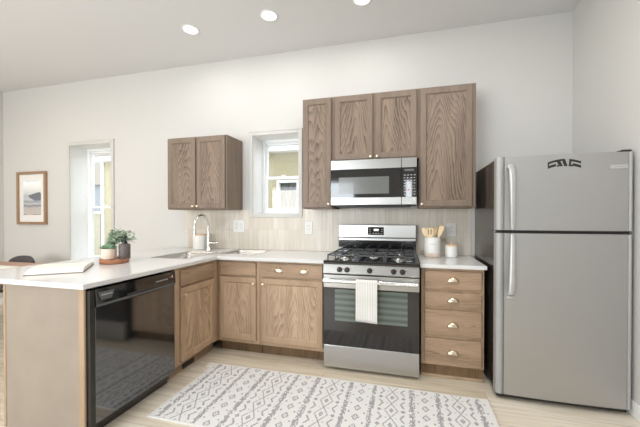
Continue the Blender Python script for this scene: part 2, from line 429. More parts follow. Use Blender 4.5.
def frame_rect(mb, x0, x1, z0, z1, wd, y0, y1, bev=.002):
    mb.box(x0, x0+wd, y0, y1, z0, z1, bev); mb.box(x1-wd, x1, y0, y1, z0, z1, bev)
    mb.box(x0+wd, x1-wd, y0, y1, z0, z0+wd, bev); mb.box(x0+wd, x1-wd, y0, y1, z1-wd, z1, bev)
def hung_window(idx, W, rail_z, yf, casing):
    x0, x1, z0, z1 = W
    root = thing('window_%d' % idx, ((x0+x1)/2, yf, z0), '', ''); del root['label']; del root['category']; struct(root)
    mb = MB(); frame_rect(mb, x0, x1, z0, z1, .032, yf, yf+.07); mb.build('window_frame', M_vinyl, root)
    a0, a1 = x0+.032, x1-.032
    up = MB(); frame_rect(up, a0, a1, rail_z-.012, z1-.032, .028, yf+.035, yf+.06); u = up.build('upper_sash', M_vinyl, root)
    lo = MB(); frame_rect(lo, a0, a1, z0+.032, rail_z+.022, .034, yf+.006, yf+.034); l = lo.build('lower_sash', M_vinyl, root)
    MB().box(a0+.028, a1-.028, yf+.045, yf+.049, rail_z+.016, z1-.06).build('pane', M_glass, u)
    MB().box(a0+.034, a1-.034, yf+.018, yf+.022, z0+.066, rail_z-.012).build('pane', M_glass, l)
    xm = (x0+x1)/2
    MB().box(xm-.03, xm+.03, yf-.004, yf+.012, rail_z+.021, rail_z+.036, .004).build('sash_lock', M_vinyl, l)
    lin = MB()                                                   # white returns of the deep opening
    t = .004
    lin.box(x0, x0+t, -.001, yf, z0, z1); lin.box(x1-t, x1, -.001, yf, z0, z1); lin.box(x0+t, x1-t, -.001, yf, z1-t, z1); lin.box(x0+t, x1-t, -.001, yf, z0, z0+t)
    lin.build('window_return', M_white, root)
    if casing:
        c = MB(); cw, ct = .042, .018
        c.box(x0-cw, x0+.003, -ct, -.0005, z0-cw, z1+cw, .004, 2); c.box(x1-.003, x1+cw, -ct, -.0005, z0-cw, z1+cw, .004, 2)
        c.box(x0+.003, x1-.003, -ct, -.0005, z1-.003, z1+cw, .004, 2); c.box(x0+.003, x1-.003, -ct, -.0005, z0-cw, z0+.003, .004, 2)
        c.box(x0-cw-.006, x1+cw+.006, -ct-.004, -.0005, z1+cw-.008, z1+cw+.004, .002)
        c.build('casing', M_wcas, root)
M_wcas = flat('casing_paint', (.57, .558, .535), .5, var=.01)
hung_window(1, W1, 1.75, .225, True)
hung_window(2, W2, 1.42, .225, True)
for i, W in ((3, W3), (4, W4), (5, W5)):
    root = thing('window_%d' % i, ((W[0]+W[1])/2, YF-.1, W[2]), '', ''); del root['label']; del root['category']; struct(root)
    mb = MB(); frame_rect(mb, *W, .05, YF-.14, YF-.06); mb.build('window_frame', M_vinyl, root)

# ------------------------------------------------------------------ outside the two windows
struct(MB().box(-16, 8, WT, 16, -.45, -.35).build('ground', M_ground))
h = thing('neighbouring_house', (-2.5, 4.5, -.35), 'pale yellow stucco house seen through the kitchen window above the counter', 'house')
mb = MB(); nwx0, nwx1, nwz0, nwz1 = -2.19, -.95, 1.0, 2.10
for b in ((-7.22, nwx0, -.35, 2.72), (nwx1, 3, -.35, 2.72), (nwx0, nwx1, -.35, nwz0), (nwx0, nwx1, nwz1, 2.72)): mb.box(b[0], b[1], 3.2, 3.35, b[2], b[3])
mb.box(-7.22, 3, 3.35, 6, -.35, 2.72)
mb.build('wall', M_cream_wall, h)
MB().box(-7.5, 3.3, 2.92, 6.3, 2.84, 3.0).build('roof', M_roof, h)
MB().box(-7.45, 3.25, 2.96, 6.2, 2.72, 2.84).build('soffit', M_white, h)
MB().box(-7.26, -7.17, 3.17, 3.22, -.35, 2.72).build('corner_board', M_white, h)
mb = MB(); frame_rect(mb, nwx0, nwx1, nwz0, nwz1, .055, 3.15, 3.25); mb.box(-1.72, -1.66, 3.17, 3.24, nwz0+.05, nwz1-.05); wf = mb.build('window_frame', M_vinyl, h)
MB().box(nwx0+.05, nwx1-.05, 3.255, 3.262, nwz0+.05, nwz1-.05).build('pane', M_glass, wf)
mb = MB()
pts = []
for k in range(60): pts.append((nwx0+.03+k*(nwx1-nwx0-.06)/59, 3.30+.012*math.sin(k*1.3)))
bm = mb.bm
A = [bm.verts.new((x, y, nwz0)) for x, y in pts]; B = [bm.verts.new((x, y, nwz1)) for x, y in pts]
for k in range(59): bm.faces.new((A[k], A[k+1], B[k+1], B[k]))
mb.build('curtain', M_curtain, wf)
gw = thing('garden_wall', (-9, 3.25, -.35), 'low beige block wall outside the dining window, with a white cap', 'wall')
MB().box(-11, -7.27, 3.15, 3.35, -.35, 1.36).build('wall_body', M_beige_wall, gw); MB().box(-11, -7.27, 3.12, 3.38, 1.36, 1.42).build('cap', M_white, gw)
sh = thing('grey_house', (-13.5, 10, -.35), 'pale grey sided house far off beyond the dining window', 'house')
MB().box(-17, -11.5, 9, 12, -.35, 2.9).build('wall', M_shed, sh)
mb = MB(); mb.prism([(-17.4, 2.9), (-11.1, 2.9), (-14.2, 4.2)], lambda x, z: Vector((x, 8.8, z)), lambda x, z: Vector((x, 12.2, z))); mb.build('roof', M_roof, sh)
for x in (-13.6, -12.6): MB().box(x, x+.6, 8.97, 9.01, 1.2, 2.2).build('window', M_dgrey, sh)
bn = thing('blue_bin', (-7.63, 3.75, .9), 'blue bin standing behind the low wall outside the dining window', 'bin')
mb = MB(); mb.lathe([(.16, -1.25), (.2, .6), (.2, .62)], (-7.63, 3.75, .9), n=20); mb.build('bin_body', M_bin, bn)
MB().lathe([(.215, .62), (.215, .65), (.17, .69)], (-7.63, 3.75, .9), n=20).build('lid', M_bin, bn)

# ------------------------------------------------------------------ backsplash
bs = thing('backsplash', (-.35, 0, .914), 'beige vertical tile backsplash along the back wall above the counter', 'backsplash')
mb = MB(); t = .008
casL, casR, casB = W1[0]-.041, W1[1]+.041, W1[2]-.041
mb.box(-1.954, casL, -t, -.0004, .916, 1.368); mb.box(casL, casR, -t, -.0004, .916, casB-.001); mb.box(casR, 1.232, -t, -.0004, .916, 1.368)
mb.build('tile_panel', M_splash, bs)
MB().box(1.232, 1.263, -.013, -.0004, .916, 1.363, .002).build('edge_trim', M_splash, bs)

# ------------------------------------------------------------------ base cabinets
def base_body(root, face, plane, u0, u1, z0=.105, z1=.882, depth=.58, openings=(), mat=None, toe=.06, toe_mat=None, sides=(True, True)):
    """face frame, side panels, bottom; the toe kick is a part of its own"""
    f = face_map(face, plane)
    mb = MB()
    def bx(ua, ub, da, db, za, zb):
        a, b = f(ua, da, za), f(ub, db, zb); mb.box(min(a.x, b.x), max(a.x, b.x), min(a.y, b.y), max(a.y, b.y), za, zb)
    # frame plate (solid behind doors and drawers)
    bx(u0, u1, -.02, 0, z0, z1)
    if sides[0]: bx(u0, u0+.016, -depth, -.02, z0, z1)
    if sides[1]: bx(u1-.016, u1, -depth, -.02, z0, z1)
    bx(u0+.016, u1-.016, -depth, -.02, z0, z0+.016)
    mb.build('body', mat or M_boakf, root)
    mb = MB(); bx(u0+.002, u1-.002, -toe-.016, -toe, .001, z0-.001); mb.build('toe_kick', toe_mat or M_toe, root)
YB = -.60; XP = -1.10
c = thing('base_cabinet', (-.88, -.3, 0), 'base cabinet in the inner corner under the right sink bowl, no drawer pull', 'cabinet', 'base cabinets')
base_body(c, 'S', YB, XP+.001, -.662, sides=(False, True))
drawer_front(c, 'S', YB, -1.064, -.688, .738, .866, M_boakh)
panel_door(c, 'S', YB, -1.064, -.688, .140, .724, M_boakf, M_boak, (-.708, .672))
c = thing('base_cabinet', (-.34, -.3, 0), 'wide base cabinet left of the range with two cup pulls on its drawer', 'cabinet', 'base cabinets')
base_body(c, 'S', YB, -.660, -.026)
drawer_front(c, 'S', YB, -.632, -.048, .738, .866, M_boakh, [(-.455, .806), (-.218, .806)])
panel_door(c, 'S', YB, -.632, -.048, .140, .724, M_boakf, M_boak, (-.612, .672))
c = thing('peninsula_cabinet', (-1.4, -.9, 0), 'base cabinet on the peninsula right of the black dishwasher', 'cabinet', 'base cabinets')
base_body(c, 'E', XP, -1.152, -.6015, sides=(True, False), toe_mat=M_boakh)
drawer_front(c, 'E', XP, -1.102, -.672, .733, .858, M_boakh)
panel_door(c, 'E', XP, -1.102, -.672, .124, .716, M_boakf, M_boak, (-1.072, .662))
v = thing('floor_vent', (-1.15, -.93, 0), 'small black vent grille in the toe kick of the peninsula', 'vent')
MB().box(-1.160, -1.155, -1.005, -.862, .012, .052, .001).build('plate', M_blackm, v)
for i in range(8): MB().box(-1.155, -1.152, -.996+i*.0165, -.988+i*.0165, .018, .046).build('louver', M_black, v)
# drawer cabinet right of the range
c = thing('drawer_cabinet', (1.0, -.3, 0), 'four drawer base cabinet between the range and the refrigerator', 'cabinet')
base_body(c, 'S', YB, .775, 1.240, z0=.105)
for z0, z1, pz in ((.716, .861, .792), (.576, .695, .634), (.346, .553, .438), (.116, .323, .222)):
    drawer_front(c, 'S', YB, .799, 1.222, z0, z1, M_boakh, [(1.012, pz)])
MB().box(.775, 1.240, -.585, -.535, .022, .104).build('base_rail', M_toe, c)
MB().box(.773, 1.242, -.592, -.575, .0, .022, .004).build('shoe_molding', M_strip, c)
# end panel of the peninsula
c = thing('end_panel', (-1.38, -1.84, 0), 'plain taupe end panel closing the near end of the peninsula beside the dishwasher', 'panel')
MB().box(-1.715, -1.134, -1.836, -1.826, .0, .882, .001).build('panel', M_endp, c)
MB().box(-1.134, -1.092, -1.840, -1.826, .0, .882, .003).build('corner_post', M_strip, c)
MB().box(-1.734, -1.715, -1.840, -1.826, .0, .882, .003).build('corner_post', M_strip, c)
MB().box(-1.732, -1.718, -1.825, -.002, .0, .882).build('side_panel', M_boakf, c)
# ------------------------------------------------------------------ counters
mb = MB(); bm = mb.bm
xs = [-2.15, -1.63, -1.245, -1.2, -1.073, -.80, -.020]; ys = [-1.858, -.87, -.645, -.45, -.36, -.055, 0]
def in_counter(x, y):
    if not (x < -1.073 or y > -.645): return False
    if -1.63 < x < -1.245 and -.87 < y < -.36: return False
    if -1.2 < x < -.80 and -.45 < y < -.055: return False
    return True
def slab(mb, xs, ys, inside, z0, z1):
    bm = mb.bm; V = {}
    def vv(i, j, z):
        k = (i, j, z)
        if k not in V: V[k] = bm.verts.new((xs[i], ys[j], z))
        return V[k]
    cell = {(i, j): inside((xs[i]+xs[i+1])/2, (ys[j]+ys[j+1])/2) for i in range(len(xs)-1) for j in range(len(ys)-1)}
    for (i, j), s in cell.items():
        if not s: continue
        bm.faces.new([vv(*q, z1) for q in ((i, j), (i+1, j), (i+1, j+1), (i, j+1))])
        bm.faces.new([vv(*q, z0) for q in ((i, j), (i, j+1), (i+1, j+1), (i+1, j))])
        for (di, dj), (p, q) in {(-1, 0): ((i, j), (i, j+1)), (1, 0): ((i+1, j), (i+1, j+1)), (0, -1): ((i, j), (i+1, j)), (0, 1): ((i, j+1), (i+1, j+1))}.items():
            if not cell.get((i+di, j+dj), False): bm.faces.new([vv(*p, z0), vv(*q, z0), vv(*q, z1), vv(*p, z1)])
slab(mb, xs, ys, in_counter, .884, .914)
tag(mb.build('countertop', M_quartz, bevel=.003), 'L shaped white quartz countertop running over the peninsula and sink', 'countertop')
tag(MB().box(.764, 1.251, -.645, 0, .884, .914, .003, 2).build('countertop', M_quartz), 'short white quartz countertop between the range and the refrigerator', 'countertop')

# ------------------------------------------------------------------ sink and faucet
sk = thing('sink', (-1.25, -.45, .72), 'stainless steel double bowl corner sink set into the white counter', 'sink')
def bowl(x0, x1, y0, y1, zb=.735):
    mb = MB(); bm = mb.bm; loops = []
    def rr(ins, r, z):
        out = []
        for cx_, cy_, a0 in ((x1-ins-r, y1-ins-r, 0), (x0+ins+r, y1-ins-r, PI/2), (x0+ins+r, y0+ins+r, PI), (x1-ins-r, y0+ins+r, 1.5*PI)):
            for k in range(5): out.append(bm.verts.new((cx_+r*math.cos(a0+k*PI/8), cy_+r*math.sin(a0+k*PI/8), z)))
        return out
    L = [rr(-.004, .03, .9155), rr(.006, .03, .9155), rr(.010, .035, .908), rr(.014, .045, zb+.03), rr(.04, .04, zb), rr(.13, .02, zb-.004)]
    for A, B in zip(L, L[1:]):
        n = len(A)
        for k in range(n): bm.faces.new((A[k], A[(k+1) % n], B[(k+1) % n], B[k]))
    bm.faces.new(L[-1])
    o = mb.build('bowl', M_sink, sk, smooth=50)
    md = o.modifiers.new('gauge', 'SOLIDIFY'); md.thickness = .0015; md.offset = -1
    cx_, cy_ = (x0+x1)/2, (y0+y1)/2
    MB().lathe([(.045, 0), (.045, .004), (.03, .002), (.001, .002)], (cx_, cy_, zb-.002), n=20).build('drain', M_chrome, sk, smooth=True)
bowl(-1.628, -1.247, -.868, -.362); bowl(-1.198, -.802, -.448, -.057)
fa = thing('faucet', (-1.5, -.19, .914), 'tall gooseneck faucet with side lever standing behind the sink corner', 'faucet')
MB().lathe([(.027, 0), (.027, .006), (.022, .012), (.0195, .10), (.0195, .145), (.015, .155)], (-1.5, -.19, .9142), n=20).build('faucet_body', M_chrome, fa, smooth=True)
pts = [(-1.5, -.19, 1.06), (-1.5, -.19, 1.178)]
for k in range(1, 13):
    a = PI*k/12; pts.append((-1.5-.005*(1-math.cos(a)), -.19-.105*(1-math.cos(a)), 1.178+.122*math.sin(a)))
pts += [(-1.51, -.40, 1.14)]
MB().tube(pts, .0145, 12).build('spout', M_chrome, fa, smooth=60)
MB().lathe([(.0165, 0), (.0165, .055), (.012, .06)], (-1.51, -.40, 1.09), n=16).build('spray_head', M_chrome, fa, smooth=True)
MB().tube([(-1.485, -.19, .995), (-1.42, -.19, .997), (-1.415, -.19, .997)], [.012, .012, .010], 12).tube([(-1.42, -.19, .997), (-1.365, -.19, 1.0)], [.010, .008], 10).build('lever', M_chrome, fa, smooth=60)

# ------------------------------------------------------------------ wall cabinets
def wall_cab(x0, x1, z0, z1, doors, label, yb=-.002, yfp=-.31, group='wall cabinets'):
    c = thing('wall_cabinet', ((x0+x1)/2, -.15, z0), label, 'cabinet', group)
    MB().box(x0, x1, yfp, yb, z0, z1, .0015).build('body', M_oakf, c)
    for u0, u1, k in doors: panel_door(c, 'S', yfp, u0, u1, z0+k[2] if len(k) > 2 else z0+.012, z1-.012, M_oakf, M_oak, (k[0], k[1]))
    return c
wall_cab(-.338, -.036, 1.366, 2.440, [(-.330, -.046, (-.064, 1.412))], 'narrow tall wall cabinet left of the microwave and beside the kitchen window')
wall_cab(-.035, .762, 1.815, 2.440, [(-.010, .352, (.334, 1.846)), (.376, .744, (.395, 1.846))], 'short two door wall cabinet directly above the microwave')
wall_cab(.763, 1.236, 1.366, 2.440, [(.775, 1.206, (.790, 1.402))], 'wide single door wall cabinet right of the microwave, next to the refrigerator')
wall_cab(-1.930, -1.183, 1.366, 2.156, [(-1.918, -1.560, (-1.585, 1.402)), (-1.545, -1.200, (-1.530, 1.402))], 'separate two door wall cabinet above the sink, left of the window')

# ------------------------------------------------------------------ microwave
mw = thing('microwave', (.36, -.2, 1.39), 'stainless steel microwave mounted over the range under a wall cabinet', 'microwave')
MX0, MX1, MY = -.030, .744, -.40
MB().box(MX0+.003, MX1-.003, -.370, -.012, 1.392, 1.812, .002).build('body', M_blackm, mw)
d = MB().box(MX0, .612, MY, -.3705, 1.396, 1.810, .002)
d = d.build('door', M_steelh, mw)
MB().box(MX0, .612, MY-.003, MY+.001, 1.462, 1.724, .001).build('door_glass', M_dgloss, d)
MB().box(.048, .505, MY-.0045, MY-.0028, 1.496, 1.650).build('window_screen', M_mwin, d)
cp = MB().box(.615, MX1, MY, -.3705, 1.396, 1.810, .002).build('control_panel', M_steelh, mw)
MB().box(.615, MX1, MY-.003, MY+.001, 1.462, 1.724, .001).build('panel_glass', M_dgloss, cp)
mb = MB(); rr = random.Random(3)
for r in range(8):
    for q in range(4):
        mb.box(.634+q*.028, .634+q*.028+rr.uniform(.008, .018), MY-.0042, MY-.0029, 1.484+r*.024, 1.490+r*.024)
mb.build('key_legends', M_lgrey, cp)
MB().box(.668, .682, MY-.0044, MY-.0029, 1.52, 1.53).build('stop_mark', M_red, cp)
MB().box(.640, .720, MY-.0044, MY-.0029, 1.690, 1.708).build('display', M_dgrey, cp)
MB().box(MX0+.06, MX1-.05, -.395, -.06, 1.378, 1.3915, .003).build('vent_base', M_blackm, mw)

# ------------------------------------------------------------------ range
RX0, RX1 = -.018, .757
rg = thing('gas_range', ((RX0+RX1)/2, -.35, 0), 'stainless steel gas range with black glass oven door under the microwave', 'range')
MB().box(RX0+.004, RX1-.004, -.655, -.020, .035, .905).build('body', M_blackm, rg)
for x in (RX0+.05, RX1-.05):
    for y in (-.62, -.08): MB().lathe([(.018, 0), (.018, .01), (.009, .012), (.009, .036)], (x, y, 0), n=12).build('foot', M_blackm, rg)
MB().box(RX0, RX1, -.690, -.656, .028, .212, .004, 2).build('drawer', M_steel, rg)
# sloping control panel
mb = MB(); prof = [(-.655, .815), (-.708, .815), (-.712, .822), (-.690, .893), (-.655, .898)]
mb.prism(prof, lambda y, z: Vector((RX0, y, z)), lambda y, z: Vector((RX1, y, z)))
cp = mb.build('control_panel', M_steelh, rg)
for x in (.125, .188, .373, .563, .632):
    kb = MB(); kb.lathe([(.022, 0), (.022, .006), (.019, .010), (.018, .026), (.015, .030), (.001, .031)], (x-.004, -.7005, .852), 'y', 18); kb.box(x-.008, x, -.735, -.72, .835, .869, .002)
    k = kb.build('knob', M_blackm, cp, smooth=40)
    MB().box(x-.0055, x-.0025, -.7368, -.7345, .862, .868).build('red_pointer', M_red, k)
    MB().box(x-.004-.022+.040, x-.004-.022+.058, -.7032, -.7005, .858, .862).build('mark', M_dgrey, cp)
# cooktop
mb = MB(); mb.prism([(-.020, .905), (-.695, .905), (-.702, .915), (-.695, .924), (-.10, .924), (-.02, .924)], lambda y, z: Vector((RX0, y, z)), lambda y, z: Vector((RX1, y, z)))
mb.build('cooktop', M_black, rg)
mb = MB(); mb.prism([(-.656, .899), (-.700, .894), (-.704, .910), (-.656, .906)], lambda y, z: Vector((RX0+.001, y, z)), lambda y, z: Vector((RX1-.001, y, z))); mb.build('front_rail', M_black, rg)
burn = [(.14, -.53, .046), (.14, -.22, .036), (.37, -.375, .05), (.60, -.53, .042), (.60, -.22, .036)]
for x, y, r in burn:
    b = MB().lathe([(r+.02, 0), (r+.018, .006), (r, .008), (r, .016), (r-.004, .02)], (x, y, .9242), n=20).build('burner', M_steel, rg, smooth=True)
    MB().lathe([(r+.004, 0), (r+.006, .004), (r, .010), (.001, .011)], (x, y, .9446), n=20).build('burner_cap', M_iron, b, smooth=True)
for gx0, gx1 in ((.005, .250), (.254, .486), (.490, .735)):
    mb = MB(); z0, z1 = .958, .970; y0, y1 = -.665, -.105; t = .011; m = (gx0+gx1)/2
    for x in (gx0, gx1-t): mb.box(x, x+t, y0, y1, z0, z1, .003)
    for y in (y0, y1-t, -.39): mb.box(gx0+t, gx1-t, y, y+t, z0, z1, .003)
    mb.box(m-t/2, m+t/2, y0+t, y1-t, z0+.002, z1+.004, .003)
    for yy in (-.53, -.22):
        mb.box(gx0+t, m-.018, yy-t/2, yy+t/2, z0, z1+.004, .003); mb.box(m+.018, gx1-t, yy-t/2, yy+t/2, z0, z1+.004, .003)
    for x in (gx0, gx1-t):
        for y in (y0, y1-t, -.39): mb.box(x, x+t, y, y+t, .9243, z0+.003)
    mb.build('grate', M_iron, rg)
# backguard
bgd = MB().box(-.030, .750, -.075, -.018, 1.075, 1.208, .006, 2).build('backguard', M_steelh, rg)
MB().box(-.030, .750, -.070, -.018, .925, 1.0745, .002).build('backguard_base', M_black, rg)
mb = MB()
mb.box(-.026, .746, -.0800, -.0702, 1.045, 1.074, .004); mb.build('vent_slot', M_steel, rg)
dp = MB().box(.276, .436, -.079, -.0745, 1.104, 1.184, .002).build('display', M_black, rg)
MB().box(.335, .385, -.0800, -.0785, 1.145, 1.166).build('digits', M_led, dp)
for i in range(2):
    for j in range(3): MB().box(.290+i*.118, .306+i*.118, -.0800, -.0785, 1.118+j*.020, 1.124+j*.020).build('button', M_lgrey, dp)
for i in range(3): MB().box(.325+i*.026, .340+i*.026, -.0800, -.0785, 1.118, 1.126).build('button', M_lgrey, dp)
# oven door
od = MB().box(RX0, RX1, -.700, -.656, .218, .808, .004, 2).build('oven_door', M_ovenblack, rg)
MB().box(RX0+.001, RX1-.001, -.7065, -.6985, .700, .807, .003, 2).build('door_rail', M_steelh, od)
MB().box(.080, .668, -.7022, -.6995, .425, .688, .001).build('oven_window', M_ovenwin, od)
hb = MB()
hb.tube([(RX0+.015, -.752, .765), (RX1-.015, -.752, .765)], .0150, 14, flat_=(1, 1.15))
for x in (RX0+.03, RX1-.06): hb.box(x, x+.03, -.745, -.7065, .755, .777, .004)
hb.build('handle', M_chrome, od, smooth=40)
# towel over the handle
mb = MB(); bm = mb.bm; rows = []
prof = []
for k in range(14): prof.append((-.7735-.003*math.sin(k*.9), .462+k*(.765-.462)/13))
for k in range(1, 8):
    a = PI*k/8; prof.append((-.752-.0215*math.cos(a), .765+.0225*math.sin(a)))
for k in range(10): prof.append((-.7300+.001*math.sin(k), .765-k*(.765-.475)/9))
NX = 25
for j, (y, z) in enumerate(prof):
    row = []
    for i in range(NX):
        fx = i/(NX-1); wv = .0025*math.sin(fx*11+j*.12)*(1 if j < 14 else .3)
        x = .268 + fx*.170 + (-.008 if j > 20 else 0)
        row.append(bm.verts.new((x, y - max(wv, -.001) if j < 14 else y, z - (.012*fx if j < 2 else 0))))
    rows.append(row)
for A, B in zip(rows, rows[1:]):
    for i in range(NX-1): bm.faces.new((A[i], A[i+1], B[i+1], B[i]))
tw = mb.build('dish_towel', M_towel, smooth=True); tag(tw, 'pale ribbed dish towel hanging over the oven door handle', 'towel')
md = tw.modifiers.new('cloth', 'SOLIDIFY'); md.thickness = .003; md.offset = 0

# ------------------------------------------------------------------ dishwasher
dw = thing('dishwasher', (-1.3, -1.49, 0), 'glossy black dishwasher built into the peninsula', 'dishwasher')
DY0, DY1 = -1.796, -1.188
MB().box(-1.66, -1.106, DY0+.006, DY1-.004, .09, .868).build('tub', M_blackm, dw)
MB().box(-1.15, -1.135, DY0+.006, DY1-.004, .004, .089).build('kick_plate', M_black, dw)
d = MB().box(-1.1045, -1.068, DY0, DY1, .098, .768, .004, 2).build('door', M_dwblack, dw)
mb = MB(); mb.prism([(-1.1045, .770), (-1.066, .770), (-1.058, .785), (-1.064, .872), (-1.1045, .872)], lambda x, z: Vector((x, DY0, z)), lambda x, z: Vector((x, DY1, z)))
cp = mb.build('control_panel', M_black, dw)
MB().box(-1.0625, -1.0555, DY0+.004, DY1-.004, .772, .784, .001).build('grip_strip', M_dgrey, cp)
MB().box(-1.062, -1.0560, -1.60, -1.36, .776, .800, .003).build('handle_recess', M_blackm, cp)
mb = MB(); mb.prism([(-1.784, .852), (-1.690, .852), (-1.706, .806), (-1.766, .806)], lambda y, z: Vector((-1.064, y, z)), lambda y, z: Vector((-1.052+(.86-z)*-.02, y, z))); mb.build('latch', M_dgrey, cp)
MB().box(-1.060, -1.0505, -1.770, -1.704, .832, .838).build('latch_stripe', M_lgrey, cp)
mb = MB()
for i in range(7): mb.box(-1.0625, -1.0600, -1.37+i*.016, -1.36+i*.016, .823, .831)
mb.build('button_legends', M_lgrey, cp)
MB().box(-1.0625, -1.0600, -1.245, -1.234, .833, .842).build('red_lamp', M_red, cp)
MB().box(-1.0625, -1.0600, -1.224, -1.214, .828, .846).build('dial_mark', M_lgrey, cp)
MB().box(-1.112, -1.068, -1.8245, DY0-.001, .02, .87).build('side_gap_dark', M_blackm, dw)  # black block standing in for the dark of the gap beside the door

# ------------------------------------------------------------------ refrigerator
fr = thing('refrigerator', (1.67, -.4, 0), 'stainless steel top freezer refrigerator in the right corner', 'refrigerator')
FX0, FX1 = 1.273, 2.066
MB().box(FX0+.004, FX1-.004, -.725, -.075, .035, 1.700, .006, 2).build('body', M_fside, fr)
MB().box(FX0+.012, FX1-.012, -.770, -.7255, .012, .034).build('base_grille', M_blackm, fr)
for x in (FX0+.04, FX1-.04): MB().lathe([(.022, 0), (.022, .03), (.01, .036)], (x, -.70, 0), n=12).build('foot', M_fgrey, fr)
MB().box(FX1-.06, FX1-.004, -.79, -.73, 1.7065, 1.722, .004).build('hinge_cover', M_blackm, fr)
def fdoor(z0, z1):
    """slightly bowed steel skin between two rounded grey edge strips"""
    xa, xb = 1.322, 2.036
    n = 16; poly = [(xa, -.729)]
    for k in range(n+1):
        t = k/n; poly.append((xa+(xb-xa)*t, -.800-.010*(1-(2*t-1)**2)))
    poly.append((xb, -.729))
    mb = MB(); mb.prism(poly, lambda x, y: Vector((x, y, z0)), lambda x, y: Vector((x, y, z1)))
    d = mb.build('door', M_fridge, fr, smooth=30)
    for a, b in ((FX0, xa-.0006), (xb+.0006, FX1)):
        mb = MB(); pl = [(a, -.729)]
        for k in range(9):
            t = k/8; pl.append((a+(b-a)*t, -.790-.014*math.sin(PI*min(1, max(0, t)))))
        pl.append((b, -.729))
        mb.prism(pl, lambda x, y: Vector((x, y, z0)), lambda x, y: Vector((x, y, z1))); mb.build('edge_strip', M_fgrey, d, smooth=30)
    return d
fd1 = fdoor(1.196, 1.706); fd2 = fdoor(.046, 1.174)
MB().box(FX0+.01, FX1-.01, -.775, -.7255, 1.175, 1.195).build('door_gap', M_blackm, fr)
def fhandle(d, zt, zb, flip):
    pts = []; rs = []
    n = 16
    for k in range(n+1):
        t = k/n                                                     # 0 at the mounted thick end
        out = .048*min(1, t/.06)*(1-.72*max(0, (t-.25)/.75)**1.2)
        pts.append((1.352+.018*t, -.806-out, zt+(zb-zt)*t)); rs.append(.021-.006*t)
    mb = MB(); mb.tube(pts, rs, 12, flat_=(1, .55)); mb.box(1.331, 1.373, -.842, -.800, min(zt, zt-flip*.0)-.020, max(zt, zt)+.004, .006, 2)
    h = mb.build('handle', M_fhand, d, smooth=50)
    return h
fhandle(fd1, 1.642, 1.202, 1)
fhandle(fd2, .742, 1.168, -1)
# arched black emblem on the freezer door
mb = MB(); bm = mb.bm
def arch(u, v): 
    x = 1.676+u*.096; z = 1.606+.020*(1-u*u)+v*.048
    tt = (x-1.322)/(2.036-1.322); y = -.800-.010*(1-(2*tt-1)**2)
    return x, y, z
def ribbon(pts):
    """pts: quads as lists of (u, v) along the two long edges"""
    top, bot = pts
    n = len(top)
    A = [Vector(arch(*p)) for p in top]; B = [Vector(arch(*p)) for p in bot]
    f = [bm.verts.new(p+Vector((0, -.0016, 0))) for p in A]; g = [bm.verts.new(p+Vector((0, -.0016, 0))) for p in B]
    f2 = [bm.verts.new(p+Vector((0, .0008, 0))) for p in A]; g2 = [bm.verts.new(p+Vector((0, .0008, 0))) for p in B]
    for k in range(n-1):
        bm.faces.new((f[k], f[k+1], g[k+1], g[k])); bm.faces.new((f2[k], g2[k], g2[k+1], f2[k+1]))
        bm.faces.new((f[k], f2[k], f2[k+1], f[k+1])); bm.faces.new((g[k], g[k+1], g2[k+1], g2[k]))
    for k in (0, n-1): bm.faces.new((f[k], g[k], g2[k], f2[k]))
def bar(u0, u1, v0, v1, s0=0, s1=0, n=6):
    ribbon(([(u0+s0+(u1+s1-u0-s0)*k/n, v1) for k in range(n+1)], [(u0+(u1-u0)*k/n, v0) for k in range(n+1)]))
bar(-1, -.34, .70, 1.0); bar(-1, -.50, .10, .45, .02, .02); bar(-1, -.92, .45, .70); bar(-.44, -.33, 0, .25)
bar(-.34, -.14, .72, 1.0); bar(-.28, -.08, 0, 1.0, -.24, -.22); bar(.00, .20, 0, 1.0, -.16, -.16)
bar(.26, .38, 0, 1.0, .06, .06); bar(.30, 1, .70, 1.0); bar(.38, .50, 0, .25); bar(.50, 1, .10, .45); bar(.92, 1, .10, .45)
mb.build('emblem', M_blackm, fd1)
b = MB().box(1.938, 2.030, -.8055, -.7990, 1.600, 1.622, .001).build('badge', M_lgrey, fd1)
MB().box(1.946, 2.022, -.8062, -.8050, 1.608, 1.614).build('badge_lettering', M_steel, b)

